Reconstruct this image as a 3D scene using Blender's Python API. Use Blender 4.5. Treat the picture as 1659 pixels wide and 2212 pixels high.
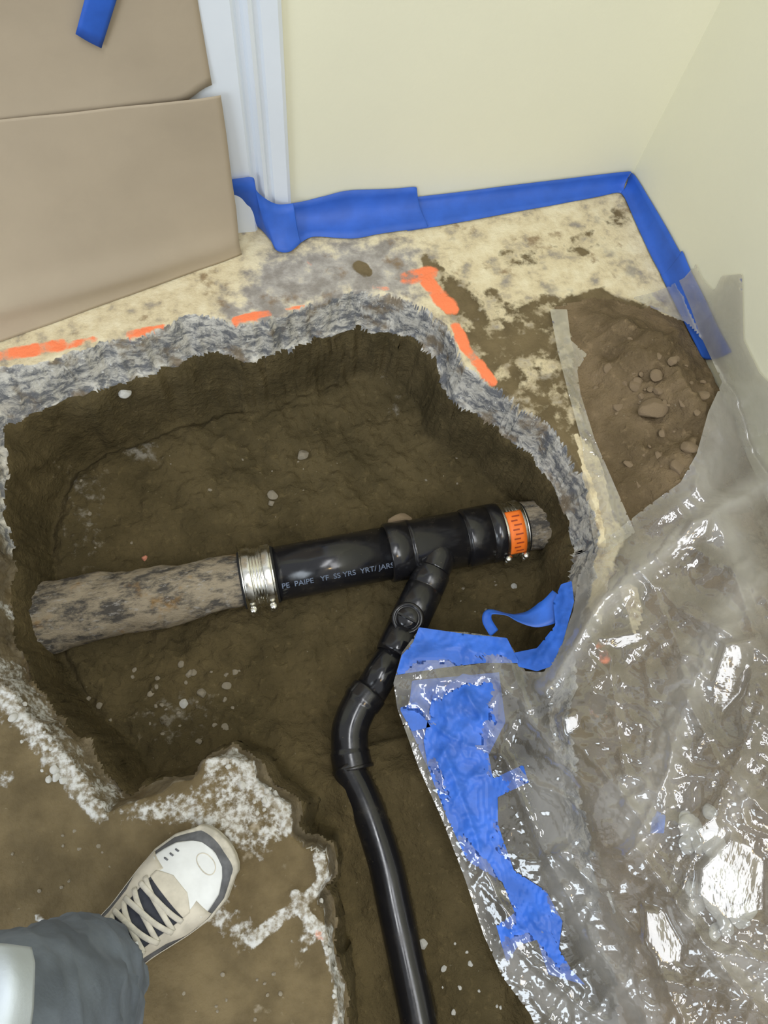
import bpy, math, random
import numpy as np
from mathutils import Vector, Matrix
random.seed(7); rng = np.random.default_rng(7)
scene = bpy.context.scene
for o in list(bpy.data.objects): bpy.data.objects.remove(o)
COL = scene.collection

# ------------------------------------------------------------------ camera
W, HH, F = 1659, 2212, 1534.0
CAM_H = 1.10
def _v(px, py): return np.array([px - W/2, HH/2 - py, -F])
_down = _v(690, 1700); _down /= np.linalg.norm(_down)
_ex = np.cross(_down, np.cross(_v(620, 470), _v(1352, 390))); _ex /= np.linalg.norm(_ex)
if _ex[0] < 0: _ex = -_ex
_ez = -_down; _ey = np.cross(_ez, _ex)
R = np.array([_ex, _ey, _ez]); C = np.array([0, 0, CAM_H])
cam_d = bpy.data.cameras.new('camera'); cam = bpy.data.objects.new('camera', cam_d); COL.objects.link(cam)
cam_d.sensor_fit = 'VERTICAL'; cam_d.sensor_height = 36; cam_d.lens = F/HH*36
cam_d.clip_start = 0.02
cam.matrix_world = Matrix([[*R[0], C[0]], [*R[1], C[1]], [*R[2], C[2]], [0, 0, 0, 1]])
scene.camera = cam

# ------------------------------------------------------------------ light and exposure
scene.view_settings.view_transform = 'Standard'; scene.view_settings.look = 'None'
scene.view_settings.gamma = 1; scene.view_settings.use_curve_mapping = False
scene.view_settings.exposure = 0.0
world = bpy.data.worlds.new('world'); scene.world = world; world.use_nodes = True
world.node_tree.nodes['Background'].inputs[0].default_value = (0.93, 0.96, 1.0, 1)
world.node_tree.nodes['Background'].inputs[1].default_value = 0.62
def area(name, loc, target, sx, sy, power, col):
    l = bpy.data.lights.new(name, 'AREA'); l.shape = 'RECTANGLE'; l.size = sx; l.size_y = sy
    l.energy = power; l.color = col
    o = bpy.data.objects.new(name, l); COL.objects.link(o); o.location = loc
    o.rotation_euler = (Vector(target)-Vector(loc)).to_track_quat('-Z', 'Y').to_euler()
    return o
area('ceiling_light', (-0.12, -0.15, 2.45), (0.1, 0.2, 0), 0.3, 1.2, 17, (0.95, 0.97, 1))
area('ceiling_light', (0.50, -0.9, 2.45), (0.3, 0.2, 0), 0.6, 1.2, 16, (0.95, 0.97, 1))
area('window_light', (-2.2, -1.3, 1.6), (0.6, 0.4, 0.1), 1.4, 1.1, 34, (0.80, 0.90, 1.0))
area('lamp_light', (0.1, -1.3, 2.2), (0.5, -0.2, 0), 0.14, 0.14, 3, (1.0, 0.72, 0.35))

# ------------------------------------------------------------------ helpers
def P(px, py, z=0.0):
    d = R @ _v(px, py); t = (z-CAM_H)/d[2]; return C+t*d
def PY(px, py, y):
    d = R @ _v(px, py); return C+d*(y/d[1])
def PX(px, py, x):
    d = R @ _v(px, py); return C+d*(x/d[0])
def sm(a, b, x):
    t = np.clip((x-a)/(b-a), 0, 1); return t*t*(3-2*t)
_tab = np.random.default_rng(3).random((256, 256))
def vnoise(x, y):
    xi = np.floor(x).astype(int); yi = np.floor(y).astype(int); fx = x-xi; fy = y-yi
    fx = fx*fx*(3-2*fx); fy = fy*fy*(3-2*fy)
    a = _tab[xi & 255, yi & 255]; b = _tab[(xi+1) & 255, yi & 255]
    c = _tab[xi & 255, (yi+1) & 255]; d = _tab[(xi+1) & 255, (yi+1) & 255]
    return (a*(1-fx)+b*fx)*(1-fy)+(c*(1-fx)+d*fx)*fy
def fbm(x, y, f, o=4, s=0.0):
    r = 0; a = 0.5; t = 0
    for i in range(o):
        r = r+a*vnoise(x*f+17.3*i+s, y*f-9.1*i+s*2); t += a; a *= 0.5; f *= 2.03
    return r/t
def pdist(x, y, poly, closed=True):
    """signed distance (positive inside) of points to a polygon, or distance to a polyline"""
    poly = np.asarray(poly, float); n = len(poly); best = np.full(x.shape, 1e9); ins = np.zeros(x.shape, bool)
    bx = np.zeros(x.shape); by = np.zeros(x.shape)
    for i in range(n if closed else n-1):
        ax, ay = poly[i]; cx, cy = poly[(i+1) % n]; dx = cx-ax; dy = cy-ay
        t = np.clip(((x-ax)*dx+(y-ay)*dy)/(dx*dx+dy*dy+1e-12), 0, 1)
        qx = ax+t*dx; qy = ay+t*dy; d = np.hypot(x-qx, y-qy); m = d < best
        best = np.where(m, d, best); bx = np.where(m, qx, bx); by = np.where(m, qy, by)
        if closed and ay != cy:
            cr = ((ay > y) != (cy > y)) & (x < (cx-ax)*(y-ay)/(cy-ay)+ax); ins ^= cr
    if not closed: return best
    return np.where(ins, best, -best), bx, by
def wp(pts, z=0.0): return [tuple(P(a, b, z)[:2]) for a, b in pts]

def empty(name, loc, label=None, cat=None, group=None):
    o = bpy.data.objects.new(name, None); COL.objects.link(o); o.location = tuple(loc)
    o.empty_display_size = 0.05
    tag(o, label, cat, group); return o
def tag(o, label=None, cat=None, group=None, kind=None):
    if label: o['label'] = label
    if cat: o['category'] = cat
    if group: o['group'] = group
    if kind: o['kind'] = kind
    return o
def pinv(p):
    m = Matrix.Identity(4)
    while p is not None:
        m = Matrix.Translation(p.location) @ m; p = p.parent
    return m.inverted()
def mobj(name, V, Fc, mat, parent=None, smooth=True, label=None, thick=0):
    me = bpy.data.meshes.new(name); me.from_pydata([tuple(map(float, v)) for v in V], [], [tuple(map(int, f)) for f in Fc])
    me.update(); me.materials.append(mat)
    if smooth: me.polygons.foreach_set('use_smooth', [True]*len(me.polygons))
    o = bpy.data.objects.new(name, me); COL.objects.link(o)
    if parent is not None:
        o.parent = parent
        if parent.type == 'EMPTY': o.matrix_parent_inverse = pinv(parent)
    if label: o['label'] = label
    if thick:
        m = o.modifiers.new('solid', 'SOLIDIFY'); m.thickness = thick; m.offset = 0
    return o
def gridfaces(nu, nv, closed=False):
    f = []
    for i in range(nu-1):
        for j in range(nv if closed else nv-1):
            k = (j+1) % nv; f.append((i*nv+j, i*nv+k, (i+1)*nv+k, (i+1)*nv+j))
    return f
def frame(d):
    d = np.asarray(d, float); d = d/np.linalg.norm(d); u = np.cross(d, [0, 0, 1.0])
    if np.linalg.norm(u) < 1e-3: u = np.array([1.0, 0, 0])
    u /= np.linalg.norm(u); w = np.cross(u, d); return d, u, w
def revolve(p0, p1, prof, n=48, caps=True, jag=0.0):
    """prof: list of (t along p0->p1 in metres, radius)"""
    p0 = np.asarray(p0, float); p1 = np.asarray(p1, float); d, u, w = frame(p1-p0); V = []
    for t, r in prof:
        for j in range(n):
            a = 2*math.pi*j/n; rr = r+(jag*(vnoise(np.array([t*60.]), np.array([j*0.5]))[0]-.5) if jag else 0)
            V.append(p0+d*t+u*math.cos(a)*rr+w*math.sin(a)*rr)
    Fc = gridfaces(len(prof), n, True)
    if caps:
        Fc.append(tuple(range(n))[::-1]); Fc.append(tuple(range((len(prof)-1)*n, len(prof)*n)))
    return V, Fc
def tube(pts, rad, n=24, caps=True, flat=1.0, up=(0, 0, 1)):
    pts = [np.asarray(p, float) for p in pts]; m = len(pts); rad = rad if hasattr(rad, '__len__') else [rad]*m
    V = []; pu = None
    for i in range(m):
        d = pts[min(i+1, m-1)]-pts[max(i-1, 0)]; d /= np.linalg.norm(d)+1e-12
        if pu is None:
            u = np.cross(d, up); u = u if np.linalg.norm(u) > 1e-4 else np.array([1., 0, 0])
        else: u = pu-d*(pu@d)
        u /= np.linalg.norm(u); w = np.cross(u, d); pu = u
        for j in range(n):
            a = 2*math.pi*j/n; V.append(pts[i]+u*math.cos(a)*rad[i]+w*math.sin(a)*rad[i]*flat)
    Fc = gridfaces(m, n, True)
    if caps: Fc.append(tuple(range(n))[::-1]); Fc.append(tuple(range((m-1)*n, m*n)))
    return V, Fc
def join(*parts):
    V = []; Fc = []
    for v, f in parts:
        k = len(V); V += list(v); Fc += [tuple(i+k for i in q) for q in f]
    return V, Fc
def box(c, ax, ay, az, sx, sy, sz):
    c = np.asarray(c); V = [c+ax*sx*i+ay*sy*j+az*sz*k for i in (-.5, .5) for j in (-.5, .5) for k in (-.5, .5)]
    return V, [(0, 1, 3, 2), (4, 6, 7, 5), (0, 4, 5, 1), (2, 3, 7, 6), (0, 2, 6, 4), (1, 5, 7, 3)]
def spline(pts, n):
    pts = np.asarray(pts, float); m = len(pts); out = []
    for k in range(n):
        t = k/(n-1)*(m-1); i = min(int(t), m-2); f = t-i
        p0 = pts[max(i-1, 0)]; p1 = pts[i]; p2 = pts[i+1]; p3 = pts[min(i+2, m-1)]
        out.append(0.5*((2*p1)+(-p0+p2)*f+(2*p0-5*p1+4*p2-p3)*f*f+(-p0+3*p1-3*p2+p3)*f**3))
    return np.array(out)

# ------------------------------------------------------------------ material kit
class NT:
    def __init__(s, name):
        s.m = bpy.data.materials.new(name); s.m.use_nodes = True; s.t = s.m.node_tree; s.n = s.t.nodes; s.l = s.t.links
        s.b = s.n['Principled BSDF']; s.out = s.n['Material Output']
        s.tc = s.n.new('ShaderNodeTexCoord'); s.co = s.tc.outputs['Object']
    def noise(s, scale, detail=4, rough=.55, dist=0.0, co=None, off=(0, 0, 0), sc=(1, 1, 1)):
        mp = s.n.new('ShaderNodeMapping'); mp.inputs['Location'].default_value = off; mp.inputs['Scale'].default_value = sc
        s.l.new(co or s.co, mp.inputs[0])
        x = s.n.new('ShaderNodeTexNoise'); x.inputs['Scale'].default_value = scale; x.inputs['Detail'].default_value = detail
        x.inputs['Roughness'].default_value = rough; x.inputs['Distortion'].default_value = dist
        s.l.new(mp.outputs[0], x.inputs['Vector']); return x.outputs['Fac']
    def voro(s, scale, feature='F1', out='Distance'):
        x = s.n.new('ShaderNodeTexVoronoi'); x.inputs['Scale'].default_value = scale; x.feature = feature
        s.l.new(s.co, x.inputs['Vector']); return x.outputs[out]
    def attr(s, name):
        x = s.n.new('ShaderNodeAttribute'); x.attribute_name = name; return x.outputs['Fac']
    def math(s, op, a, b=None, c=None):
        x = s.n.new('ShaderNodeMath'); x.operation = op
        for i, v in enumerate((a, b, c)):
            if v is None: continue
            if isinstance(v, (int, float)): x.inputs[i].default_value = v
            else: s.l.new(v, x.inputs[i])
        return x.outputs[0]
    def ramp(s, v, lo, hi, a=0.0, b=1.0):
        x = s.n.new('ShaderNodeMapRange'); x.interpolation_type = 'SMOOTHSTEP'
        s.l.new(v, x.inputs[0])
        for i, q in zip((1, 2, 3, 4), (lo, hi, a, b)): x.inputs[i].default_value = q
        return x.outputs[0]
    def mix(s, f, a, b):
        x = s.n.new('ShaderNodeMix'); x.data_type = 'RGBA'
        if isinstance(f, (int, float)): x.inputs[0].default_value = f
        else: s.l.new(f, x.inputs[0])
        for i, v in ((6, a), (7, b)):
            if isinstance(v, tuple): x.inputs[i].default_value = (*v, 1)
            else: s.l.new(v, x.inputs[i])
        return x.outputs[2]
    def bump(s, h, strength, dist=0.01, prev=None):
        x = s.n.new('ShaderNodeBump'); x.inputs['Strength'].default_value = strength; x.inputs['Distance'].default_value = dist
        s.l.new(h, x.inputs['Height'])
        if prev is not None: s.l.new(prev, x.inputs['Normal'])
        return x.outputs[0]
    def set(s, col=None, rough=None, normal=None, metal=None, spec=None, **k):
        for nm, v in (('Base Color', col), ('Roughness', rough), ('Normal', normal), ('Metallic', metal), ('Specular IOR Level', spec)):
            if v is None: continue
            if isinstance(v, tuple): s.b.inputs[nm].default_value = (*v, 1)
            elif isinstance(v, (int, float)): s.b.inputs[nm].default_value = v
            else: s.l.new(v, s.b.inputs[nm])
        for kk, v in k.items(): s.b.inputs[kk.replace('_', ' ')].default_value = v
        return s.m
def simple(name, col, rough=.5, metal=0, var=.15, scale=40, bump=0.0, bscale=200, **k):
    t = NT(name); n = t.noise(scale); d = tuple(c*(1-var) for c in col); e = tuple(min(1, c*(1+var)) for c in col)
    nrm = t.bump(t.noise(bscale), bump, .002) if bump else None
    return t.set(col=t.mix(t.ramp(n, .3, .7), d, e), rough=rough, metal=metal, normal=nrm, **k)

def mat_floor():
    t = NT('slab_surface')
    n1 = t.noise(14, 6, .6); n2 = t.noise(26, 5, .6, off=(3, 1, 0)); n3 = t.noise(110, 3, .6, off=(5, 2, 1)); n4 = t.noise(6, 4, .6, off=(9, 9, 2))
    cream = t.mix(t.ramp(n2, .35, .7), (.60, .50, .31), (.74, .66, .46))
    gray = t.mix(t.ramp(n2, .35, .65), (.27, .245, .215), (.46, .43, .39))
    base = t.mix(t.ramp(t.math('ADD', t.attr('cream'), t.math('MULTIPLY', t.math('SUBTRACT', n2, .5), 1.2)), .32, .62), gray, cream)
    # blue-grey and brown blotches of old adhesive
    base = t.mix(t.math('MULTIPLY', t.ramp(t.noise(11, 4, .6, off=(1, 7, 3)), .57, .70), .65), base, (.20, .19, .185))
    base = t.mix(t.math('MULTIPLY', t.ramp(t.noise(17, 5, .62, off=(4, 2, 8)), .56, .70), .80), base, (.22, .145, .075))
    dirtc = t.mix(t.ramp(n1, .3, .7), (.100, .074, .036), (.175, .132, .068))
    dirtc = t.mix(t.math('MULTIPLY', t.ramp(n3, .68, .80), .45), dirtc, (.34, .29, .2))
    dm = t.ramp(t.math('ADD', t.attr('dirt'), t.math('ADD', t.math('MULTIPLY', t.math('SUBTRACT', n2, .5), 1.3), t.math('MULTIPLY', t.math('SUBTRACT', n1, .5), 1.0))), .38, .62)
    base = t.mix(dm, base, dirtc)
    lipc = t.mix(t.ramp(t.noise(30, 6, .72, .5, off=(2, 2, 2), sc=(1, 1, 1.6)), .40, .60), (.155, .16, .17), (.60, .575, .51))
    lipc = t.mix(t.math('MULTIPLY', t.ramp(t.noise(14, 4, .6, off=(6, 2, 2)), .52, .66), .85), lipc, (.21, .16, .10))
    lipc = t.mix(t.math('MULTIPLY', t.ramp(n3, .64, .72), .8), lipc, (.72, .72, .70))
    base = t.mix(t.ramp(t.math('ADD', t.attr('lip'), t.math('MULTIPLY', t.math('SUBTRACT', n2, .5), .5)), .35, .6), base, lipc)
    base = t.mix(t.math('MULTIPLY', t.ramp(t.math('ADD', t.attr('dirtlip'), t.math('MULTIPLY', t.math('SUBTRACT', n1, .5), 1.2)), .4, .7), .9), base, dirtc)
    crc = t.mix(t.ramp(n3, .35, .65), (.27, .235, .175), (.58, .58, .56))
    base = t.mix(t.ramp(t.math('ADD', t.attr('crust'), t.math('ADD', t.math('MULTIPLY', t.math('SUBTRACT', n2, .5), 1.2), t.math('MULTIPLY', t.math('SUBTRACT', n3, .5), .9))), .52, .86), base, crc)
    base = t.mix(t.ramp(t.math('ADD', t.attr('orange'), t.math('MULTIPLY', t.math('SUBTRACT', n2, .5), 1.9)), .40, .85), base, (.93, .24, .10))
    nb = t.bump(n3, .5, .004, t.bump(n2, .35, .008))
    return t.set(col=base, rough=.85, normal=nb, spec=.25)
def mat_soil(name='soil', a=(.070, .054, .024), b=(.118, .090, .042), pale=.35):
    t = NT(name)
    n1 = t.noise(9, 6, .6); n2 = t.noise(55, 6, .65, off=(3, 1, 0)); n3 = t.noise(190, 3, .6, off=(5, 2, 1))
    c = t.mix(t.ramp(n1, .3, .7), a, b)
    c = t.mix(t.math('MULTIPLY', t.ramp(n2, .55, .72), .45), c, tuple(v*1.55 for v in b))
    c = t.mix(t.math('MULTIPLY', t.ramp(t.noise(13, 5, .65, off=(8, 3, 1)), .58, .70), .4), c, tuple(v*.55 for v in a))
    c = t.mix(t.math('MULTIPLY', t.ramp(t.noise(150, 2, .5, off=(1, 3, 9)), .72, .80), pale), c, (.40, .35, .26))
    c = t.mix(t.math('MULTIPLY', t.ramp(t.math('ADD', t.attr('pale'), t.math('MULTIPLY', t.math('SUBTRACT', n2, .5), 1.6)), .55, .95), .65), c, (.33, .31, .27))
    return t.set(col=c, rough=.9, normal=t.bump(n3, .45, .004, t.bump(n2, .8, .012)), spec=.2)
M = {}
M['floor'] = mat_floor()
M['soil'] = mat_soil()
M['pile'] = mat_soil('loose_soil', (.125, .090, .048), (.235, .172, .100), .7)
M['clod'] = simple('clod', (.24, .175, .105), .9, var=.3, scale=60, bump=.5)
M['stone'] = simple('stone', (.26, .225, .165), .85, var=.3, scale=70, bump=.4)
M['chip'] = simple('chip', (.55, .54, .50), .8, var=.25, scale=90, bump=.4)
M['red_chip'] = simple('red_chip', (.62, .25, .16), .8)
M['wall'] = simple('wall_paint', (.80, .78, .60), .65, var=.015, scale=3, bump=.12, bscale=140)
M['trim'] = simple('trim_paint', (.74, .79, .85), .35, var=.02, scale=8)
M['tape'] = simple('masking_tape', (.022, .105, .50), .55, var=.12, scale=18, bump=.25, bscale=60)
M['ltape'] = simple('crumpled_tape', (.028, .135, .60), .45, var=.2, scale=22, bump=.25, bscale=60)
M['paper'] = simple('kraft_paper', (.395, .325, .235), .8, var=.05, scale=5, bump=.12, bscale=90)
def mat_abs():
    t = NT('black_plastic'); n = t.noise(35, 5, .6); n3 = t.noise(170, 3, .6)
    g = t.n.new('ShaderNodeNewGeometry'); sp = t.n.new('ShaderNodeSeparateXYZ'); t.l.new(g.outputs['Normal'], sp.inputs[0])
    c = t.mix(t.math('MULTIPLY', t.ramp(n, .5, .8), .35), (.010, .010, .012), (.05, .042, .03))
    c = t.mix(t.math('MULTIPLY', t.ramp(n3, .70, .8), .5), c, (.18, .14, .09))
    return t.set(col=c, rough=t.ramp(n, .3, .8, .12, .32), normal=t.bump(n, .06, .003), spec=.6)
M['abs'] = mat_abs()
def mat_steel():
    t = NT('stainless_steel'); n = t.noise(60, 3)
    return t.set(col=t.mix(n, (.62, .60, .52), (.86, .85, .80)), rough=t.ramp(n, .3, .7, .16, .34), metal=1.0)
M['steel'] = mat_steel()
M['rubber'] = simple('rubber', (.02, .02, .02), .6)
M['orange'] = simple('orange_label', (.95, .20, .02), .5, var=.04)
M['ink'] = simple('ink', (.35, .05, .01), .6)
M['print'] = simple('pale_print', (.12, .15, .21), .6)
def mat_oldpipe():
    t = NT('crusted_pipe'); s = (1, 2.2, 1)
    n = t.noise(22, 6, .7, sc=s); n2 = t.noise(60, 5, .7, off=(4, 4, 1), sc=s)
    c = t.mix(t.ramp(n, .38, .58), (.075, .068, .06), (.31, .26, .185))
    c = t.mix(t.math('MULTIPLY', t.ramp(n2, .56, .66), .6), c, (.36, .34, .31))
    c = t.mix(t.math('MULTIPLY', t.ramp(t.noise(12, 4, .6, off=(7, 1, 5)), .60, .70), .6), c, (.30, .17, .05))
    return t.set(col=c, rough=.85, normal=t.bump(n2, .6, .006, t.bump(n, .5, .01)), spec=.2)
M['oldpipe'] = mat_oldpipe()
def mat_film(name, opac=.15, tint=(.62, .60, .56)):
    t = NT(name); n = t.noise(7, 5, .65, .8); n2 = t.noise(26, 4, .6, .6, off=(2, 5, 1)); n3 = t.noise(11, 3, .5, 1.2, off=(7, 5, 1))
    nrm = t.bump(n2, .05, .012, t.bump(n, .13, .03))
    tr = t.n.new('ShaderNodeBsdfTransparent'); tr.inputs[0].default_value = (.93, .93, .92, 1)
    gl = t.n.new('ShaderNodeBsdfGlossy'); gl.inputs['Roughness'].default_value = .10; gl.inputs[0].default_value = (1, 1, 1, 1)
    df = t.n.new('ShaderNodeBsdfDiffuse'); df.inputs[0].default_value = (*tint, 1)
    tl = t.n.new('ShaderNodeBsdfTranslucent'); tl.inputs[0].default_value = (*tint, 1)
    for x in (gl, df, tl): t.l.new(nrm, x.inputs['Normal'])
    mx = t.n.new('ShaderNodeMixShader'); mx.inputs[0].default_value = .35; t.l.new(df.outputs[0], mx.inputs[1]); t.l.new(tl.outputs[0], mx.inputs[2])
    lw = t.n.new('ShaderNodeLayerWeight'); lw.inputs[0].default_value = .45
    op = t.math('ADD', t.math('MULTIPLY', lw.outputs['Facing'], .36), t.ramp(n3, .3, .75, opac*.5, opac*1.5))
    op = t.math('MINIMUM', t.math('ADD', op, t.attr('milk')), .9)
    m1 = t.n.new('ShaderNodeMixShader'); t.l.new(op, m1.inputs[0]); t.l.new(tr.outputs[0], m1.inputs[1]); t.l.new(mx.outputs[0], m1.inputs[2])
    fr = t.n.new('ShaderNodeLayerWeight'); fr.inputs[0].default_value = .5; t.l.new(nrm, fr.inputs['Normal'])
    m2 = t.n.new('ShaderNodeMixShader'); t.l.new(t.math('ADD', t.math('MULTIPLY', t.math('POWER', fr.outputs['Facing'], 4.0), .6), .11), m2.inputs[0]); t.l.new(m1.outputs[0], m2.inputs[1]); t.l.new(gl.outputs[0], m2.inputs[2])
    t.l.new(m2.outputs[0], t.out.inputs[0]); return t.m
M['film'] = mat_film('plastic_film')
M['film2'] = mat_film('plastic_film_flap', .30, (.72, .68, .56))

# ------------------------------------------------------------------ ground: slab with a broken-out pit
WX, WY = 0.855, 1.03
T_px = [(-60, 790), (0, 790), (100, 778), (200, 742), (300, 728), (390, 690), (440, 683), (500, 700), (545, 700), (590, 682), (650, 668), (720, 642), (780, 626), (840, 634),
        (885, 650), (935, 668), (965, 705), (985, 745), (1012, 795), (1058, 828), (1110, 850), (1160, 900), (1215, 960), (1262, 1030), (1288, 1100), (1292, 1180),
        (1282, 1250), (1250, 1400), (1235, 1550), (1255, 1700), (1300, 1900), (1360, 2100), (1450, 2500), (1500, 2900),
        (740, 2900), (728, 2300), (730, 2180), (722, 2090), (700, 2010), (680, 1950), (700, 1900), (690, 1850), (640, 1840), (618, 1790), (618, 1740), (575, 1712), (545, 1655), (500, 1630), (450, 1645), (420, 1680), (340, 1712), (240, 1742), (195, 1700),
        (150, 1640), (100, 1580), (40, 1520), (-10, 1440), (-45, 1350), (-55, 1200), (-60, 1050), (-95, 930), (-150, 870)]
S_px = [(78, 1265), (84, 1180), (104, 1080), (140, 1000), (220, 948), (300, 918), (380, 885), (480, 860), (600, 838), (720, 798), (800, 768), (870, 770), (930, 808),
        (965, 860), (1000, 895), (1080, 950), (1150, 1020), (1192, 1090), (1205, 1180), (1190, 1260), (1165, 1350), (1140, 1450), (1130, 1580), (1150, 1750), (1190, 1950),
        (1250, 2150), (1330, 2500), (1380, 2900), (800, 2900), (788, 2300), (765, 2150), (740, 2030), (715, 1930), (690, 1810), (660, 1715), (620, 1650), (560, 1618), (480, 1622), (400, 1660),
        (320, 1662), (260, 1618), (200, 1560), (155, 1490), (112, 1400), (72, 1330)]
T_w = wp(T_px); S_w = wp(S_px, -0.20)
yT = P(690, 1660, -.2)[1]; yE = P(1320, 2500)[1]
xs = np.concatenate([np.arange(-1.8, -.62, .06), np.arange(-.62, WX, .0034), [WX, WX+.05]])
ys = np.concatenate([np.arange(-1.8, -.55, .05), np.arange(-.55, WY, .0034), [WY, WY+.06, WY+.12]])
GX, GY = np.meshgrid(xs, ys, indexing='ij')
wob = (fbm(GX, GY, 14, 3, 1)-.5)*.045+(fbm(GX, GY, 55, 3, 5)-.5)*.022
wob2 = (fbm(GX, GY, 14, 3, 21)-.5)*.045+(fbm(GX, GY, 55, 3, 25)-.5)*.022
dT, _, _ = pdist(GX+wob*.6, GY+wob2*.6, T_w); dS, _, _ = pdist(GX+wob*.4, GY+wob2*.4, S_w)
gap = dT+np.maximum(-dS, 0); tt = np.where(dT <= 0, 0, np.where(dS >= 0, np.clip(dT/.036, 0, 1), dT/np.maximum(gap, .036)))
near = sm(.35, .05, GY)                                  # the near banks are gentler
zfl = -.262+.055*sm(.16, -.02, GY)+.012*(fbm(GX, GY, 5, 3, 8)-.5)*2+.02*sm(.2, -.1, dS)
zfl = zfl-.012*sm(.02, .12, dS)
zfl = np.where(GY < .05, np.maximum(zfl, -.215+.0*GX), zfl)
prof_far = -.095*sm(.0, .30, tt)-.01*sm(.3, .5, tt)
prof = np.where(tt < .5, prof_far, 0)-0
zlow = sm(.42, 1.0, tt)
zin = -.095*sm(0, .34-.0*near, tt)*(1-near*.35)
zin = zin*(1-zlow)+zfl*zlow
Z = np.where(dT > 0, zin, 0.0)
lump = (fbm(GX, GY, 38, 4, 3)-.5)
chunk = np.abs(fbm(GX, GY, 60, 3, 12)-.5)*2
insoil = sm(.35, .6, tt)
onwall = sm(.02, .2, tt)*(1-sm(.9, 1, tt))
Z = Z-.014*np.exp(-(dS/.009)**2)*(dT > .01)*sm(.1, .25, GY)
Z = Z+insoil*(1-.8*onwall)*(lump*.020+(fbm(GX, GY, 120, 2, 31)-.5)*.006)
lipm = sm(0, .06, tt)*(1-sm(.36, .46, tt))
Z = Z+lipm*((fbm(GX, GY, 30, 4, 41)-.5)*.040+(chunk-.4)*.010)
Z = Z+(1-insoil)*(1-lipm)*(fbm(GX, GY, 25, 3, 77)-.5)*.003
def pm(pts, soft=.012, z=0.0):
    d, _, _ = pdist(GX, GY, wp(pts, z)); return sm(-soft, soft, d)
def pl(pts, w, z=0.0):
    d = pdist(GX, GY, wp(pts, z), False); return 1-sm(w*.5, w*1.6, d)
crust = np.maximum.reduce([
    .78*pl([(-40, 1440), (20, 1500), (60, 1560), (110, 1620), (160, 1680), (215, 1745)], .020),
    .55*pm([(-60, 1400), (30, 1480), (120, 1570), (170, 1640), (240, 1740), (190, 1765), (110, 1690), (30, 1600), (-60, 1540)]),
    .72*pm([(400, 1700), (480, 1632), (530, 1640), (560, 1700), (620, 1730), (635, 1790), (560, 1865), (480, 1850), (400, 1800), (240, 1775), (230, 1740)], .02),
    .95*pl([(455, 1655), (500, 1632), (540, 1660), (545, 1690), (590, 1720), (615, 1755), (618, 1790)], .010),
    .70*pm([(440, 1870), (520, 1900), (505, 1955), (560, 1985), (545, 2060), (505, 2065), (450, 2000), (400, 1990), (455, 1930)], .02),
    .85*pl([(690, 1850), (700, 1905), (655, 1950), (600, 1985), (545, 2030)], .010),
    .92*pl([(640, 1935), (665, 1985), (705, 2020), (722, 2090), (735, 2150), (728, 2260)], .009),
    .60*pm([(620, 2030), (680, 1990), (700, 2040), (650, 2070)], .015),
    .6*pm([(-10, 1640), (30, 1660), (35, 1710), (-10, 1700)], .015), .75*pm([(70, 1970), (100, 1975), (98, 1995), (72, 1990)], .004),
    .7*pl([(-20, 880), (20, 850)], .03)*0, .7*pl([(-30, 1110), (5, 1140)], .012), .7*pl([(-30, 1280), (5, 1310)], .014), .6*pl([(-30, 1425), (60, 1440)], .009)])
Z = Z+crust*(fbm(GX, GY, 60, 3, 91)-.25)*.010
# soil heaped against the left side of the buried branch pipe
low = [(750, 1655), (790, 1740), (830, 1860), (852, 1960), (878, 2080), (905, 2212), (935, 2400)]
PIPE_Z = [-.198, -.188, -.180, -.178, -.176, -.174, -.172]
lw = [P(a, b, z) for (a, b), z in zip(low, PIPE_Z)]
lwy = np.array([p[1] for p in lw])[::-1]; lwx = np.array([p[0] for p in lw])[::-1]
cxp = np.interp(GY, lwy, lwx); rel = GX-cxp
inT = sm(lw[0][1]+.01, lw[0][1]-.04, GY)*(GY > lw[-1][1]-.3)
zl = -.186+.008*(fbm(GX, GY, 30, 3, 55)-.5)
raise_l = zl+.016*sm(-.06, -.015, rel)+.012*(fbm(GX, GY, 22, 3, 66)-.45)
bank = np.where(rel < -.004, raise_l, -.20)
right = -.20+.02*sm(.035, .10, rel)+.015*(fbm(GX, GY, 18, 3, 68)-.5)
tz = np.where(rel < -.008, bank, np.where(rel < .03, -.215, right))
band = sm(-.14, -.07, rel)*(1-sm(.12, .2, rel))*inT*(tt >= .75)
Z = Z*(1-band)+tz*band
# patch over the crusted old pipe end at the left pit wall
mask_floor_soil = tt
def zt(x, y):
    x = np.atleast_1d(np.asarray(x, float)); y = np.atleast_1d(np.asarray(y, float))
    i = np.clip(np.searchsorted(xs, x)-1, 0, len(xs)-2); j = np.clip(np.searchsorted(ys, y)-1, 0, len(ys)-2)
    fx = np.clip((x-xs[i])/(xs[i+1]-xs[i]), 0, 1); fy = np.clip((y-ys[j])/(ys[j+1]-ys[j]), 0, 1)
    return (Z[i, j]*(1-fx)+Z[i+1, j]*fx)*(1-fy)+(Z[i, j+1]*(1-fx)+Z[i+1, j+1]*fx)*fy

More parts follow.
